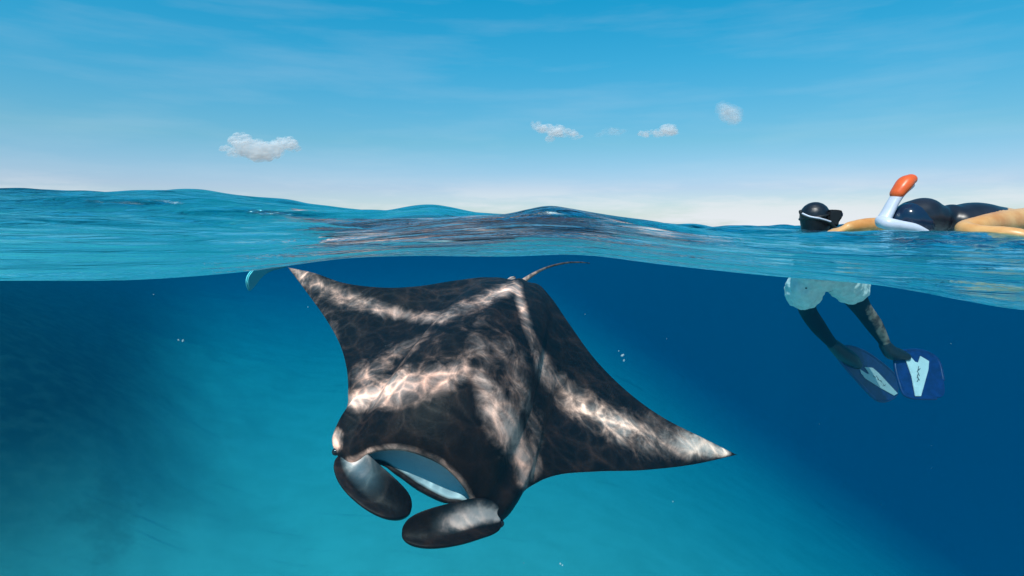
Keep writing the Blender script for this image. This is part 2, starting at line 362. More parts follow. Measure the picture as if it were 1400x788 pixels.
    strokes = [
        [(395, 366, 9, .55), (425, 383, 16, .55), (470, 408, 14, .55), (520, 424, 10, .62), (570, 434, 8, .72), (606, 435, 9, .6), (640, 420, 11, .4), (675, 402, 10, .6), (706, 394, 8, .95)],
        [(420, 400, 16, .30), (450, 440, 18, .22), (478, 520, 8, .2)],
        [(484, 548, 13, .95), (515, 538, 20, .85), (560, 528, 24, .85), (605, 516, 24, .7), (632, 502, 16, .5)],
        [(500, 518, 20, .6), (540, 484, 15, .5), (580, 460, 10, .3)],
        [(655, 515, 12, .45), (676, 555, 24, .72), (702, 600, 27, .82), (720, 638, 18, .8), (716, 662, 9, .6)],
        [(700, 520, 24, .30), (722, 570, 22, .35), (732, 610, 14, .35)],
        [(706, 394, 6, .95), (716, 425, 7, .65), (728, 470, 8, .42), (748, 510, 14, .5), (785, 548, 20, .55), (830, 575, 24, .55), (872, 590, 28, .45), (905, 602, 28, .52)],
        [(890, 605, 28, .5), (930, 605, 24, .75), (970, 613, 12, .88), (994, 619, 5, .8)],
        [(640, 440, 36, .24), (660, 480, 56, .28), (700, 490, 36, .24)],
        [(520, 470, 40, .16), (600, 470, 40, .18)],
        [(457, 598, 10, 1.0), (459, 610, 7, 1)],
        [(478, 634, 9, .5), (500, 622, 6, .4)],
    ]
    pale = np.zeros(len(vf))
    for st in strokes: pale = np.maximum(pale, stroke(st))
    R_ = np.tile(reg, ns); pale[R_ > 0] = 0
    lip = np.zeros(len(vf)); Sg = np.repeat(S, N); Cg = sc_c.reshape(-1)
    lip[(R_ == 0)] = (np.exp(-(Cg/.005)**2)*(np.abs(Sg) < .21))[R_ == 0]*.5
    pale = np.maximum(pale, lip)
    pale[R_ == 1] = 0.85*(1-sstep(.55, .9, np.abs(Sg)))[R_ == 1]*sstep(.03, .08, np.minimum(Cg, 1-Cg)+.0)[R_ == 1]
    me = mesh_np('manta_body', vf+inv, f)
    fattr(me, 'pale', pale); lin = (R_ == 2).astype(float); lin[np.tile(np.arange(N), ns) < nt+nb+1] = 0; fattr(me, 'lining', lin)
    bm = bmesh.new(); bm.from_mesh(me); bmesh.ops.remove_doubles(bm, verts=bm.verts, dist=0.0004)
    bmesh.ops.holes_fill(bm, edges=[e for e in bm.edges if e.is_boundary], sides=0)
    bmesh.ops.recalc_face_normals(bm, faces=bm.faces); bm.to_mesh(me); bm.free()
    for p in me.polygons: p.use_smooth = True
    # skin
    t = NT('manta_skin')
    co = t.n('TexCoord').outputs['Object']
    pa = t.n('Attribute', attribute_name='pale').outputs['Fac']; li = t.n('Attribute', attribute_name='lining').outputs['Fac']
    nA = t.n('TexNoise', {'Vector': co, 'Scale': 11, 'Detail': 9, 'Roughness': .68, 'Distortion': .8}).outputs[0]
    nB = t.n('TexNoise', {'Vector': co, 'Scale': 3.2, 'Detail': 4, 'Roughness': .6}).outputs[0]
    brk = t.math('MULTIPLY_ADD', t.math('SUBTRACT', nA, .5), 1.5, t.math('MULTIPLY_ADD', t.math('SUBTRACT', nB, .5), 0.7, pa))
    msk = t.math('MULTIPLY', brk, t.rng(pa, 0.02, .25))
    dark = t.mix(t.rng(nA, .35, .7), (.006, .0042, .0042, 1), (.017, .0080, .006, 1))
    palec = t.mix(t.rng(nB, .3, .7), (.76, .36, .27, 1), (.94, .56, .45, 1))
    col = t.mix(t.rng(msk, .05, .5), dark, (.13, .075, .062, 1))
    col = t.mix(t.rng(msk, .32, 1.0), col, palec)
    col = t.mix(li, col, (.36, .46, .50, 1))
    fine = t.n('TexNoise', {'Vector': co, 'Scale': 90, 'Detail': 5}).outputs[0]
    bp = t.n('Bump', {'Height': t.math('ADD', fine, t.math('MULTIPLY', nA, 1.5)), 'Strength': .25, 'Distance': .006}).outputs[0]
    b = t.n('BsdfPrincipled', {'Base Color': col, 'Roughness': .55, 'Specular IOR Level': .12, 'Normal': bp})
    t.link(b.outputs[0], t.out.inputs['Surface'])
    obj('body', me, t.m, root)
    skin = t.m
    # curled head fins either side of the mouth
    def head_fin(axis, wide, side_dir, cup, palef):
        n = 30; q = np.linspace(0, 1, n); m = 14
        ax = spline(np.linspace(0, 1, len(axis)), [atm(*p) for p in axis], q)
        wd = K*wide*np.sqrt(np.clip(1-np.abs((q-.5)/.505)**2.6, 0, 1))*(1.0-.10*q)+.002
        tang = np.gradient(ax, axis=0); tang /= np.linalg.norm(tang, axis=1)[:, None]
        view = ax/np.linalg.norm(ax, axis=1)[:, None]
        sd = np.cross(view, tang); sd /= np.linalg.norm(sd, axis=1)[:, None]; sd *= np.sign(sd[n//2]@np.array(side_dir))
        nn = np.cross(sd, tang); nn *= -np.sign(np.sum(nn*view, 1))[:, None]     # towards the open side
        nn = nn+np.array([0, 0, .45]); nn /= np.linalg.norm(nn, axis=1)[:, None]
        P = []; pl = []
        for i in range(n):
            w = wd[i]; ring = []
            e = np.linspace(-1, 1, m)
            cupz = cup*w*(np.abs(e)**2.0)
            thick = K*(0.040*np.sqrt(np.clip(1-e**2, 0, 1))*min(1, wd[i]/(.05*K))+.006)
            up_ = ax[i]+sd[i]*(e*w)[:, None]+nn[i]*cupz[:, None]+nn[i]*(thick*.35)[:, None]
            dn_ = ax[i]+sd[i]*(e*w)[::-1, None]*1.03+nn[i]*(cupz-thick*1.3)[::-1, None]
            P += [up_, dn_]
            pe = np.clip(1.15-np.abs(e+palef[2])*palef[3], 0, 1)*sstep(palef[0], palef[1], 1-q[i])*palef[5]
            pl += [pe, np.zeros(m)]
        P = np.concatenate(P); pl = np.concatenate(pl)
        fc = grid_faces(n, 2*m, wrap=True)
        me = mesh_np('head_fin', P+inv, fc); fattr(me, 'pale', pl); fattr(me, 'lining', pl*palef[4])
        bm = bmesh.new(); bm.from_mesh(me); bmesh.ops.holes_fill(bm, edges=[e for e in bm.edges if e.is_boundary], sides=0)
        bmesh.ops.recalc_face_normals(bm, faces=bm.faces); bm.to_mesh(me); bm.free()
        for p in me.polygons: p.use_smooth = True
        o = obj('cephalic_fin', me, skin, root)
        sub = o.modifiers.new('sub', 'SUBSURF'); sub.levels = 1; sub.render_levels = 1
        return o
    head_fin([(470, 622, 2.56), (486, 648, 2.47), (508, 670, 2.40), (534, 688, 2.36), (562, 699, 2.36)], .080, (0.7, 0, .7), .62, (.30, .85, -.35, 1.3, .7, .62))
    head_fin([(684, 712, 2.50), (655, 714, 2.42), (622, 722, 2.33), (586, 728, 2.28), (549, 730, 2.27)], .076, (0, 0, 1), .70, (.22, .55, -.30, 1.7, .2, 1.15))
    # eyes on the sides of the head
    for pxy in ((459, 618, 2.575), (684, 716, 2.51)):
        bm = bmesh.new(); bmesh.ops.create_uvsphere(bm, u_segments=20, v_segments=14, radius=.013)
        bmesh.ops.translate(bm, verts=bm.verts, vec=Vector(atm(*pxy)+inv)); me = bpy.data.meshes.new('eye'); bm.to_mesh(me); bm.free()
        for p in me.polygons: p.use_smooth = True
        obj('eye', me, M_eye, root)
    # whip tail and the small fin at its base
    pts = [(700, 402, 3.47), (712, 388, 3.56), (728, 376, 3.66), (748, 366, 3.78), (772, 360, 3.92), (792, 359, 4.05), (806, 360, 4.15)]
    q = np.linspace(0, 1, 60); ax = spline(np.linspace(0, 1, len(pts)), [atm(*p) for p in pts], q)
    rr = spline([0, .18, .4, .7, 1], [.030, .015, .0072, .0046, .0024], q)
    tang = np.gradient(ax, axis=0); tang /= np.linalg.norm(tang, axis=1)[:, None]
    s1 = np.cross(tang, (0, 0, 1.0)); s1 /= np.linalg.norm(s1, axis=1)[:, None]; s2 = np.cross(s1, tang)
    an = np.linspace(0, 2*np.pi, 12, endpoint=False)
    P = ax[:, None]+rr[:, None, None]*(np.cos(an)[None, :, None]*s1[:, None]+np.sin(an)[None, :, None]*s2[:, None])
    me = mesh_np('tail', P.reshape(-1, 3)+inv, grid_faces(60, 12, wrap=True)); fattr(me, 'pale', np.repeat(.62-.35*q, 12)); fattr(me, 'lining', np.zeros(720))
    obj('tail', me, skin, root)
    fp = [(676, 396, 3.53), (688, 386, 3.56), (700, 379, 3.58), (704, 378, 3.62), (703, 388, 3.60), (696, 400, 3.54)]
    top = np.array([atm(*p) for p in fp]); side = MR[:, 0]*.006
    vv = np.concatenate([top+side, top-side]); bm = bmesh.new(); bv = [bm.verts.new(v+inv) for v in vv]; n = len(fp)
    bm.faces.new(bv[:n]); bm.faces.new(bv[n:][::-1])
    for i in range(n): bm.faces.new((bv[i], bv[n+i], bv[n+(i+1) % n], bv[(i+1) % n]))
    bmesh.ops.recalc_face_normals(bm, faces=bm.faces); bmesh.ops.bevel(bm, geom=bm.edges[:], offset=.003, segments=2, affect='EDGES')
    me = bpy.data.meshes.new('dorsal_fin'); bm.to_mesh(me); bm.free()
    for p in me.polygons: p.use_smooth = True
    fattr(me, 'pale', np.full(len(me.vertices), .6)); fattr(me, 'lining', np.zeros(len(me.vertices)))
    obj('dorsal_fin', me, skin, root)
M_eye = simple_mat('eye_black', (.01, .01, .012), .15)
build_manta()

# ------------------------------------------------------------------ people
def tube(chain, n=20, m=6, flat=None):
    """rounded, tapering limb through (point, radius) joints -> vertices, faces"""
    P = np.array([c[0] for c in chain], float); r = np.array([c[1] for c in chain], float)
    L = np.concatenate([[0], np.cumsum(np.linalg.norm(np.diff(P, axis=0), axis=1))]); L /= L[-1]
    q = np.linspace(0, 1, m*len(chain)); ax = spline(L, P, q); rr = spline(L, r, q)
    t = np.gradient(ax, axis=0); t /= np.linalg.norm(t, axis=1)[:, None]+1e-9
    ref = np.array([0, 0, 1.0]) if abs(t[len(t)//2][2]) < .9 else np.array([0, 1.0, 0])
    s1 = np.cross(t, ref); s1 /= np.linalg.norm(s1, axis=1)[:, None]+1e-9; s2 = np.cross(s1, t)
    fa = flat if flat else (1, 1)
    cap = np.linspace(0, np.pi/2, 6)[:-1]
    A = [ax[0]-t[0]*rr[0]*math.cos(c) for c in cap]; RR = [rr[0]*math.sin(c)+1e-4 for c in cap]; I = [0]*5
    A += list(ax); RR += list(rr); I += list(range(len(q)))
    for c in cap[::-1]: A.append(ax[-1]+t[-1]*rr[-1]*math.cos(c)); RR.append(rr[-1]*math.sin(c)+1e-4); I.append(len(q)-1)
    an = np.linspace(0, 2*np.pi, n, endpoint=False)
    A = np.array(A); RR = np.array(RR); I = np.array(I)
    V = A[:, None]+RR[:, None, None]*(np.cos(an)[None, :, None]*s1[I][:, None]*fa[0]+np.sin(an)[None, :, None]*s2[I][:, None]*fa[1])
    k = len(A); f = [tuple(x) for x in grid_faces(k, n, wrap=True)]
    f += [tuple(range(n))[::-1], tuple((k-1)*n+i for i in range(n))]
    return V.reshape(-1, 3), f
def fuse(name, tubes, voxel=0.008, smooth=6, origin=(0, 0, 0)):
    """join limbs into one continuous skin"""
    bm = bmesh.new()
    for V, f in tubes:
        bv = [bm.verts.new(v-np.array(origin)) for v in V]
        for q in f: bm.faces.new([bv[i] for i in q])
    bmesh.ops.recalc_face_normals(bm, faces=bm.faces)
    me = bpy.data.meshes.new('tmp'); bm.to_mesh(me); bm.free()
    o = bpy.data.objects.new('tmp', me); C.objects.link(o)
    r = o.modifiers.new('r', 'REMESH'); r.mode = 'VOXEL'; r.voxel_size = voxel; r.use_smooth_shade = True
    s_ = o.modifiers.new('s', 'SMOOTH'); s_.iterations = smooth; s_.factor = .5
    dg = bpy.context.evaluated_depsgraph_get(); out = bpy.data.meshes.new_from_object(o.evaluated_get(dg)); out.name = name
    bpy.data.objects.remove(o); bpy.data.meshes.remove(me)
    out.materials.clear()
    for p in out.polygons: p.use_smooth = True
    return out
def verts_of(me):
    a = np.zeros(len(me.vertices)*3, np.float32); me.vertices.foreach_get('co', a); return a.reshape(-1, 3)
def slab(name, outline, thick, mat, parent, origin, bev=.006):
    """flat plate from world points, extruded along its own normal"""
    P = np.array(outline)-np.array(origin); c = P.mean(0); n = np.linalg.svd(P-c)[2][2]; n *= -np.sign(n@FW) if abs(n@FW) > 1e-6 else 1
    bm = bmesh.new(); k = len(P)
    a = [bm.verts.new(p+n*thick/2) for p in P]; b = [bm.verts.new(p-n*thick/2) for p in P]
    bm.faces.new(a); bm.faces.new(b[::-1])
    for i in range(k): bm.faces.new((a[i], b[i], b[(i+1) % k], a[(i+1) % k]))
    bmesh.ops.recalc_face_normals(bm, faces=bm.faces)
    if bev: bmesh.ops.bevel(bm, geom=[e for e in bm.edges], offset=bev, segments=2, affect='EDGES')
    me = bpy.data.meshes.new(name); bm.to_mesh(me); bm.free()
    for p in me.polygons: p.use_smooth = False
    return obj(name, me, mat, parent), n
def smooth_loop(pts, k=5):
    pts = np.array(pts, float); n = len(pts); out = []
    for i in range(n):
        p0, p1, p2, p3 = pts[i-1], pts[i], pts[(i+1) % n], pts[(i+2) % n]
        for t in np.linspace(0, 1, k, endpoint=False):
            out.append(.5*((2*p1)+(-p0+p2)*t+(2*p0-5*p1+4*p2-p3)*t*t+(-p0+3*p1-3*p2+p3)*t**3))
    return np.array(out)
def hand(wrist, dirv, upv, size=1.0):
    """palm, four unequal fingers and a thumb, slightly curled -> tubes"""
    d = np.array(dirv, float); d /= np.linalg.norm(d); u = np.array(upv, float); u -= d*(u@d); u /= np.linalg.norm(u); sd = np.cross(d, u)
    W = np.array(wrist, float); T = []
    for k in (-1, -.33, .33, 1):
        T.append(tube([(W, .019*size), (W+d*.085*size+sd*k*.030*size, .0135*size)], 10, 4))
    for k, ln in zip((-1, -.33, .33, 1), (.062, .078, .084, .074)):
        b = W+d*.085*size+sd*k*.032*size
        T.append(tube([(b, .0105*size), (b+d*ln*.5*size-u*.006*size, .0098*size), (b+d*ln*size-u*.022*size, .0078*size)], 10, 4))
    b = W+d*.03*size+sd*.03*size
    T.append(tube([(b, .013*size), (b+d*.035*size+sd*.03*size, .0115*size), (b+d*.062*size+sd*.038*size-u*.01*size, .009*size)], 10, 4))
    return T

M_suit = simple_mat('black_neoprene', (.010, .012, .020), .38, .3, 60, .15, .5)
M_suit2 = simple_mat('black_lycra', (.012, .014, .026), .33, .3, 40, .1, .5)
M_skin = simple_mat('tanned_skin', (.60, .29, .12), .42, .12, 18, .05, .4)
M_rubber = simple_mat('black_rubber', (.012, .012, .015), .45, .2, 40)
M_fin = simple_mat('blue_fin_plastic', (.004, .028, .14), .38, .25, 25)
M_plate = simple_mat('white_fin_plate', (.72, .73, .74), .4, .06, 12)
M_short = simple_mat('white_shorts_cloth', (.86, .88, .85), .8, .12, 22, .5)
M_white = simple_mat('white_plastic', (.66, .68, .78), .3, .05, 10)
M_orange = simple_mat('orange_plastic', (.90, .13, .025), .35, .08, 12)
M_ink = simple_mat('faded_print', (.10, .11, .13), .5)
def glass_mat():
    t = NT('dark_visor'); b = t.n('BsdfPrincipled', {'Base Color': (.01, .025, .06, 1), 'Roughness': .16, 'Specular IOR Level': .5})
    t.link(b.outputs[0], t.out.inputs['Surface']); return t.m
M_lens = glass_mat()
def legging_mat():
    t = NT('black_leggings_and_bare_shin'); co = t.n('TexCoord').outputs['Object']
    n = t.n('TexNoise', {'Vector': co, 'Scale': 16, 'Detail': 6, 'Roughness': .65}).outputs[0]
    a = t.n('Attribute', attribute_name='bare').outputs['Fac']
    skin = t.mix(t.rng(n, .35, .65), (.10, .055, .04, 1), (.48, .30, .23, 1))
    col = t.mix(t.rng(t.math('ADD', a, t.math('MULTIPLY', t.math('SUBTRACT', n, .5), .8)), .35, .75), (.005, .006, .008, 1), skin)
    b = t.n('BsdfPrincipled', {'Base Color': col, 'Roughness': .6, 'Specular IOR Level': .08}); t.link(b.outputs[0], t.out.inputs['Surface']); return t.m

def upright_snorkeller():
    o = at(1117, 318, 3.75)
    root = thing('person', 'person in black hood and dive mask treading water, white shorts and blue fins below', 'person', loc=tuple(o))
    T = []
    hd = at(1116, 298, 3.70)
    T.append(tube([(hd+np.array([-.008, 0, .008]), .082), (hd+np.array([.010, 0, -.03]), .076), (hd+np.array([.030, -.005, -.085]), .055)], 24))
    T.append(tube([(hd+np.array([.072, -.02, -.02]), .012), (hd+np.array([.084, -.022, -.045]), .016)], 12))   # nose
    T.append(tube([(hd+np.array([-.01, .02, -.09]), .058), (at(1117, 330, 3.78), .075)]))
    T.append(tube([(at(1117, 334, 3.80), .12), (at(1119, 350, 3.88), .145), (at(1122, 365, 3.96), .115), (at(1126, 380, 4.05), .105)], 24, flat=(1.1, .9)))
    for sx, sy in ((-.10, -.16), (.10, .20)):                     # arms sculling at the sides
        sh = at(1117, 334, 3.80)+np.array([sx*.6, sy, 0]); el = sh+np.array([.16*np.sign(sx), .16*np.sign(sy), -.08]); wr = el+np.array([.22, .0, .0])
        T.append(tube([(at(1117, 334, 3.80), .07), (sh, .058), (el, .042), (wr, .029)])); T += hand(wr, wr-el, (0, 0, 1))
    legs = ([(1106, 384, 4.05, .094), (1104, 404, 4.23, .078), (1104, 424, 4.40, .060), (1118, 446, 4.48, .056), (1136, 468, 4.53, .040), (1146, 479, 4.55, .034), (1166, 496, 4.62, .036)],
            [(1148, 382, 4.05, .094), (1165, 402, 4.20, .080), (1180, 424, 4.35, .062), (1196, 446, 4.43, .057), (1208, 466, 4.49, .040), (1213, 475, 4.50, .034), (1228, 487, 4.52, .036)])
    for L_ in legs: T.append(tube([(at(*p[:3]), p[3]) for p in L_]))
    me = fuse('swimmer_body', T, .009, 5, o)
    v = verts_of(me)+o; px, py = topix(v.astype(float))
    ax0, ax1 = np.array([1190, 424.]), np.array([1216, 473.])
    tq = np.clip(((px-ax0[0])*(ax1-ax0)[0]+(py-ax0[1])*(ax1-ax0)[1])/((ax1-ax0)@(ax1-ax0)), 0, 1)
    d = np.hypot(px-ax0[0]-tq*(ax1-ax0)[0], py-ax0[1]-tq*(ax1-ax0)[1])
    fattr(me, 'bare', np.clip(1.25-d/9, 0, 1)*(v@FW > 4.2))
    obj('body', me, legging_mat(), root)
    # hood with a low seam ridge, mask, strap, snorkel
    hood = fuse('hood', [tube([(hd+np.array([-.010, 0, .010]), .086), (hd+np.array([-.004, 0, -.04]), .082), (hd+np.array([.0, .01, -.11]), .074)], 28)], .006, 4, o)
    obj('hood', hood, M_suit, root)
    mk = hd+np.array([.062, -.03, .018])
    prof = [(.030, .040), (.075, .046), (.104, .040), (.110, .026), (.108, -.004), (.094, -.016), (.092, -.040), (.080, -.052), (.055, -.046), (.030, -.030)]
    mo, _ = slab('mask', smooth_loop([hd+np.array([x, -.02, z]) for x, z in prof], 3), .15, M_rubber, root, o, .010)
    ln, _ = slab('lens', smooth_loop([mk+np.array([.0465, -.05, .016]), mk+np.array([.0465, .06, .016]), mk+np.array([.0465, .06, -.018]), mk+np.array([.0465, -.05, -.018])], 3), .006, M_lens, mo, o, 0)
    q = np.linspace(0, 2*np.pi, 48, endpoint=False)
    ring = [hd+np.array([.086*math.cos(a)-.005, .088*math.sin(a), .008+.018*math.cos(a)]) for a in q]
    V, f = tube([(p, .008) for p in ring+[ring[0]]], 10, 2); st = fuse('mask_strap', [(V, f)], .003, 1, o); obj('mask_strap', st, M_rubber, root)
    sn = [hd+np.array([-.118, -.045, .036]), hd+np.array([-.112, -.05, .018]), hd+np.array([-.085, -.07, .002]), hd+np.array([-.03, -.098, -.012]), hd+np.array([.03, -.10, -.030]), hd+np.array([.075, -.08, -.062])]
    sm = fuse('snorkel', [tube([(p, .0115) for p in sn], 14)], .0035, 2, o); so = obj('snorkel', sm, M_rubber, root)
    bnd = [p+np.array([0, -.010, .006]) for p in sn[1:5]]
    obj('snorkel_stripe', fuse('snorkel_stripe', [tube([(p, .0055) for p in bnd], 10)], .002, 1, o), M_white, so)
    # shorts
    sh = fuse('shorts', [tube([(at(1112, 377, 4.03), .10), (at(1104, 388, 4.08), .118), (at(1098, 400, 4.17), .118)], 26), tube([(at(1142, 375, 4.03), .11), (at(1152, 382, 4.08), .120), (at(1163, 393, 4.16), .118)], 26),
                         tube([(at(1114, 372, 4.01), .126), (at(1142, 372, 4.01), .126)], 26)], .008, 3, o)
    v = verts_of(sh); nn = np.array([mnoise.noise(Vector(p)*22)*.012+mnoise.noise(Vector(p)*50)*.005 for p in v.tolist()])
    nr = np.zeros(len(v)*3, np.float32); sh.vertices.foreach_get('normal', nr); sh.vertices.foreach_set('co', (v+nr.reshape(-1, 3)*nn[:, None]).ravel().astype(np.float32)); sh.update()
    obj('shorts', sh, M_short, root)
    # fins
    def fin(ol, plate, pocket, dep, ink):
        w = [at(x, y, dep(x, y)) for x, y in smooth_loop(ol, 4)]
        bo, n = slab('fin', w, .016, M_fin, root, o, .005)
        rail = [at(x, y, dep(x, y)) for x, y in ol]
        pk = fuse('foot_pocket', [tube([(at(*p[:3]), p[3]) for p in pocket], 18, flat=(1.15, 1.0))], .008, 3, o); obj('foot_pocket', pk, M_rubber, bo)
        k = len(ol)//2
        for seg in (smooth_loop(ol, 4)[:k*4-2], smooth_loop(ol, 4)[k*4+2:]):
            obj('rail', fuse('rail', [tube([(at(x, y, dep(x, y)), .013) for x, y in seg], 10, 2)], .005, 2, o), M_fin, bo)
        pl = [at(x, y, dep(x, y)-.016) for x, y in plate]
        po, _ = slab('plate', pl, .008, M_plate, bo, o, .0015)
        ik = [(at(x, y, dep(x, y)-.0225), .0028) for x, y in ink]
        obj('lettering', fuse('lettering', [tube([ik[i], ik[i+1]], 6, 3) for i in range(0, len(ik)-1, 2)], .0018, 0, o), M_ink, po)
    fin([(1143, 482), (1152, 474), (1170, 476), (1192, 487), (1222, 512), (1228, 530), (1222, 543), (1206, 549), (1192, 542), (1166, 514), (1149, 494)],
        [(1176, 507), (1178, 512), (1188, 511), (1182, 502), (1193, 503), (1202, 511), (1227, 538), (1222, 541), (1204, 531), (1182, 517)],
        [(1140, 472, 4.54, .045), (1152, 483, 4.57, .055), (1164, 492, 4.62, .052), (1172, 499, 4.66, .034)], lambda x, y: 4.60+(x-1150)*.0040,
        [(1194, 514), (1197, 516), (1198, 514), (1201, 519), (1200, 519), (1205, 522), (1204, 520), (1206, 524), (1207, 525), (1210, 528), (1207, 528), (1211, 526)])
    fin([(1226, 484), (1245, 479), (1264, 481), (1281, 491), (1288, 512), (1290, 541), (1264, 545), (1238, 541), (1229, 522), (1224, 500)],
        [(1238, 492), (1243, 486), (1251, 495), (1255, 496), (1258, 487), (1270, 494), (1269, 506), (1259, 542), (1251, 542), (1246, 515)],
        [(1210, 472, 4.50, .042), (1220, 483, 4.50, .052), (1230, 485, 4.50, .044), (1240, 488, 4.49, .028)], lambda x, y: 4.53-(y-480)*.0022,
        [(1256, 501), (1255, 506), (1258, 504), (1254, 508), (1255, 509), (1257, 514), (1255, 512), (1254, 517), (1256, 518), (1254, 522), (1254, 514), (1257, 520)])
upright_snorkeller()

def floating_snorkeller():
    o = at(1330, 305, 3.0)
    root = thing('person', 'person floating face down in black top and white snorkel mask, tanned arms out', 'person', loc=tuple(o))
    # black top: head-cap, neck, back ; one continuous figure with arms and legs
    T = [tube([(at(1248, 299, 3.0), .090), (at(1264, 297, 3.0), .094), (at(1276, 300, 3.0), .080)], 26),
         tube([(at(1276, 302, 3.0), .062), (at(1300, 300, 3.02), .075)]),
         tube([(at(1303, 306, 3.03), .085), (at(1325, 305, 3.05), .102), (at(1352, 307, 3.1), .095), (at(1400, 311, 3.2), .085), (at(1460, 314, 3.3), .10)], 26, flat=(1.45, 1.0))]
    for dz, x1 in ((-.1, 0), (.12, 8)):
        T.append(tube([(at(1460, 315, 3.3+dz), .085), (at(1560+x1, 322, 3.5+dz), .058), (at(1650+x1, 330, 3.75+dz), .036), (at(1690+x1, 338, 3.85+dz), .033)]))
    far = [(1318, 308, 3.28, .062), (1262, 309, 3.34, .048), (1205, 308, 3.26, .042), (1178, 308.5, 3.22, .036), (1160, 311, 3.20, .029)]
    T.append(tube([(at(*p[:3]), p[3]) for p in far])); T += hand(at(1160, 311, 3.2), (-1, -.1, -.35), (0, 0, 1), 1.0)
    near = [(1400, 303, 2.95, .066), (1368, 305, 2.84, .056), (1340, 309, 2.74, .046), (1318, 314, 2.68, .037), (1345, 321, 2.58, .040), (1390, 323, 2.48, .034), (1420, 329, 2.44, .027)]
    T.append(tube([(at(*p[:3]), p[3]) for p in near])); T += hand(at(1420, 329, 2.44), (1, -.2, -.4), (0, 0, 1), 1.0)
    T.append(tube([(at(1380, 308, 3.05), .08), (at(1400, 304, 2.96), .07)]))
    me = fuse('floater_body', T, .009, 5, o)
    v = (verts_of(me)+o).astype(float); px, py = topix(v)
    def reach(ch):
        best = np.full(len(v), 9.0)
        for p, q in zip(ch[:-1], ch[1:]):
            a0, a1 = at(*p[:3]), at(*q[:3]); t_ = np.clip(((v-a0)@(a1-a0))/((a1-a0)@(a1-a0)), 0, 1)
            best = np.minimum(best, np.linalg.norm(v-a0-t_[:, None]*(a1-a0), axis=1)-(p[3]+(q[3]-p[3])*t_))
        return best
    trunk = reach([(1248, 299, 3.0, .09), (1276, 300, 3.0, .08), (1303, 306, 3.03, .085), (1325, 305, 3.05, .12), (1352, 307, 3.1, .115), (1400, 311, 3.2, .11), (1460, 314, 3.3, .12)])
    arm = np.minimum(reach(near), reach(far))
    bare = np.where(arm < trunk, 1.0, 0.0); bare[(px > 1378) & (px < 1392)] = 1; bare[px < 1218] = 1; bare[px > 1480] = 1
    fattr(me, 'bare', bare)
    t = NT('black_top_and_tanned_skin'); co = t.n('TexCoord').outputs['Object']
    n = t.n('TexNoise', {'Vector': co, 'Scale': 9, 'Detail': 6, 'Roughness': .6}).outputs[0]
    a = t.n('Attribute', attribute_name='bare').outputs['Fac']
    skin = t.mix(t.rng(n, .3, .7), (.72, .28, .07, 1), (.88, .46, .17, 1)); blk = t.mix(t.rng(n, .3, .7), (.008, .010, .018, 1), (.02, .022, .036, 1))
    af = t.rng(a, .4, .6)
    b = t.n('BsdfPrincipled', {'Base Color': t.mix(af, blk, skin), 'Roughness': .36, 'Specular IOR Level': .5}); t.link(b.outputs[0], t.out.inputs['Surface'])
    obj('body', me, t.m, root)
    # full-face snorkel mask: visor, white frame, tube with orange top
    vis = fuse('visor', [tube([(at(1228, 303, 3.0), .064), (at(1240, 301, 2.99), .086), (at(1252, 305, 2.99), .086)], 24)], .006, 4, o)
    mk = obj('mask', vis, M_lens, root)
    fr = fuse('frame', [tube([(at(*p), r) for p, r in (((1204, 302, 2.95), .026), ((1213, 306, 2.90), .030), ((1232, 309, 2.885), .025), ((1250, 312, 2.88), .022), ((1266, 318, 2.885), .016))], 18, flat=(1, 1)),
                        tube([(at(1206, 304, 2.95), .03), (at(1208, 303, 3.05), .032), (at(1222, 310, 3.11), .02)], 16)], .005, 4, o)
    obj('frame', fr, M_white, mk)
    tb = fuse('snorkel_tube', [tube([(at(1207, 303, 2.97), .034), (at(1213, 292, 2.97), .030), (at(1221, 277, 2.97), .028), (at(1229, 265, 2.97), .028), (at(1244, 254, 2.98), .020)], 20, flat=(1.15, .85))], .004, 4, o)
    sn = obj('snorkel', tb, M_white, mk)
    tp = fuse('snorkel_top', [tube([(at(1227, 264, 2.965), .033), (at(1233, 256, 2.965), .036), (at(1239, 249, 2.97), .036), (at(1244, 246, 2.975), .030)], 20, flat=(1.15, .9))], .004, 3, o)
    obj('snorkel_top', tp, M_orange, mk)
floating_snorkeller()

# ------------------------------------------------------------------ tip of another fin just under the surface
def fin_tip():
    ol = [(341, 398), (337, 390), (337, 381), (341, 373), (352, 364), (380, 360), (396, 362), (386, 367), (370, 371), (358, 379), (350, 389)]
    o = at(350, 380, 2.3)
    t = NT('pale_fin_skin'); b = t.n('BsdfPrincipled', {'Base Color': (.04, .30, .34, 1), 'Roughness': .5})
    t.link(b.outputs[0], t.out.inputs['Surface'])
    ob, _ = slab('fin_tip', [at(x, y, 2.3+(x-340)*.004) for x, y in smooth_loop(ol, 4)], .012, t.m, None, o, .004)
    ob.location = tuple(o); ob['label'] = "small curved teal fin tip hanging under the waterline beside the ray's raised wing"; ob['category'] = 'fin'
fin_tip()

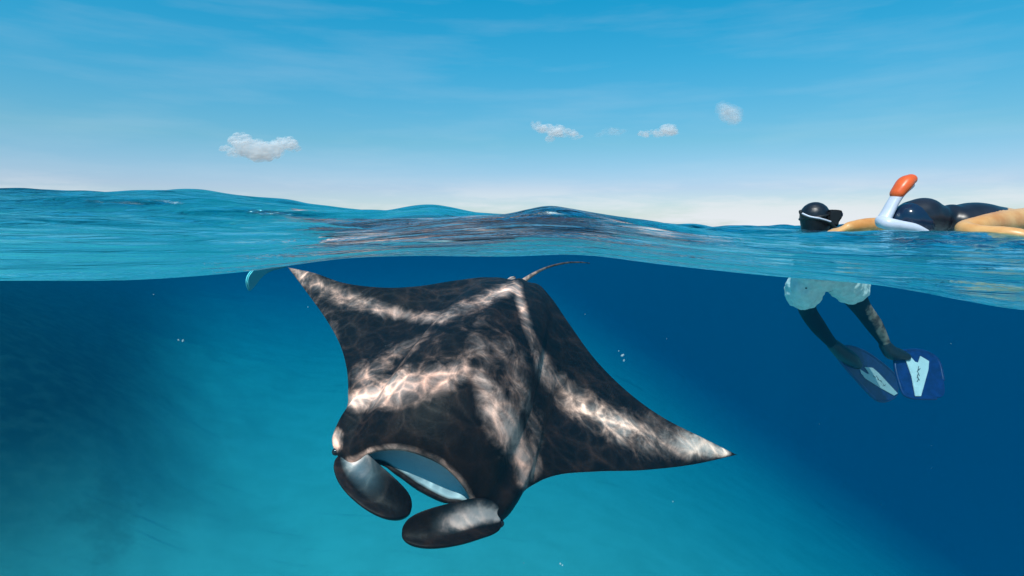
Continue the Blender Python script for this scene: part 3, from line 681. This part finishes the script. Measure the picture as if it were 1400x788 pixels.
# ------------------------------------------------------------------ specks and tiny bubbles drifting in the water
def specks():
    rs = random.Random(5); bm = bmesh.new()
    spots = [(851, 486, 2.6, 5), (846, 480, 2.6, 3), (853, 493, 2.6, 4), (250, 466, 2.4, 5), (244, 465, 2.4, 3), (766, 771, 1.9, 4), (769, 773, 1.9, 3), (210, 403, 2, 1.5), (421, 420, 2.6, 1.6), (920, 686, 2.2, 2.4), (716, 770, 2, 2), (800, 430, 2.6, 1.5), (1300, 470, 2.6, 2), (1120, 580, 2.4, 1.2)]
    for k in range(60): spots.append((rs.uniform(-200, 1600), rs.uniform(400, 900), rs.uniform(1.6, 3.4), rs.uniform(.3, .8)))
    for x, y, d, r in spots:
        c = at(x, y, d); mt = Matrix.Translation(Vector(c)) @ Matrix.Rotation(rs.random()*6, 4, 'Y') @ Matrix.Diagonal((rs.uniform(.5, 1), rs.uniform(.4, .8), rs.uniform(.3, .9), 1))
        bmesh.ops.create_icosphere(bm, subdivisions=1, radius=r*d/FPX*.6, matrix=mt)
    me = bpy.data.meshes.new('specks'); bm.to_mesh(me); bm.free()
    t = NT('speck'); tr = t.n('BsdfTransparent').outputs[0]; b = t.n('BsdfPrincipled', {'Base Color': (.55, .6, .6, 1), 'Roughness': .6}).outputs[0]
    t.link(t.n('MixShader', {0: .35, 1: tr, 2: b}).outputs[0], t.out.inputs['Surface'])
    obj('drifting_specks', me, t.m, kind='stuff', label='tiny pale specks and bubbles drifting in the water', category='specks')
specks()

# ------------------------------------------------------------------ small clouds far out over the sea
def clouds():
    t = NT('cloud_vapour'); tr = t.n('BsdfTransparent').outputs[0]
    di = t.n('MixShader', {0: .5, 1: t.n('BsdfDiffuse', {'Color': (.95, .95, .95, 1)}).outputs[0], 2: t.n('BsdfTranslucent', {'Color': (.95, .95, .95, 1)}).outputs[0]}).outputs[0]
    al = t.n('Attribute', attribute_name='dense').outputs['Fac']
    t.link(t.n('MixShader', {0: al, 1: tr, 2: di}).outputs[0], t.out.inputs['Surface'])
    D = 1400.0
    def cloud(label, blobs, dens, n, seed):
        rs = random.Random(seed); c = at(sum(b[0] for b in blobs)/len(blobs), sum(b[1] for b in blobs)/len(blobs), D)
        bm = bmesh.new(); dn = []
        wts = [b[2]*b[3] for b in blobs]
        for k in range(n):
            bx, by, rx, ry = rs.choices(blobs, wts)[0]
            a = rs.random()*6.283; q = math.sqrt(rs.random())
            x, y = bx+math.cos(a)*q*rx, by+math.sin(a)*q*ry
            r = (rs.uniform(.35, .95)*ry+.8)*(1.1-.6*q)
            p = at(x, y, D+rs.uniform(-1, 1)*ry*1.2*D/FPX)-c
            bmesh.ops.create_icosphere(bm, subdivisions=2, radius=r*D/FPX, matrix=Matrix.Translation(Vector(p)) @ Matrix.Diagonal((rs.uniform(.9, 1.5), rs.uniform(.8, 1.2), rs.uniform(.7, 1.0), 1)))
            dn += [dens*rs.uniform(.5, 1.3)]*42
        me = bpy.data.meshes.new('cloud'); bm.to_mesh(me); bm.free()
        for p in me.polygons: p.use_smooth = True
        o_ = len(me.vertices)
        while len(dn) < o_: dn += dn[-1:]
        fattr(me, 'dense', [dn[min(len(dn)-1, i)] for i in range(o_)])
        o = obj('cloud', me, t.m); o.location = tuple(c); o['label'] = label; o['category'] = 'cloud'; o['group'] = 'small clouds over the sea'
    cloud('bright white puffy cloud, the largest and lowest one in the blue sky', [(330, 193, 17, 9), (345, 203, 26, 11), (355, 213, 20, 8), (372, 205, 16, 10), (390, 196, 15, 8), (402, 202, 8, 6), (308, 204, 8, 5), (322, 210, 12, 6)], .14, 280, 1)
    cloud('small white ragged cloud with a tail pointing down', [(733, 172, 10, 5), (752, 178, 20, 7), (772, 182, 20, 6), (752, 190, 6, 5), (788, 187, 8, 4)], .11, 130, 2)
    cloud('thin faint wisp of cloud between two small white clouds', [(818, 183, 7, 4), (838, 180, 18, 5), (850, 180, 10, 3)], .018, 90, 3)
    cloud('tiny white cloud with a bright peaked end', [(882, 183, 10, 4), (900, 182, 12, 5), (914, 178, 11, 7), (921, 180, 6, 4)], .10, 110, 4)
    cloud('small round hazy cloud standing alone in the blue', [(990, 150, 11, 9), (1000, 157, 15, 11), (1004, 165, 10, 6)], .03, 130, 5)
clouds()
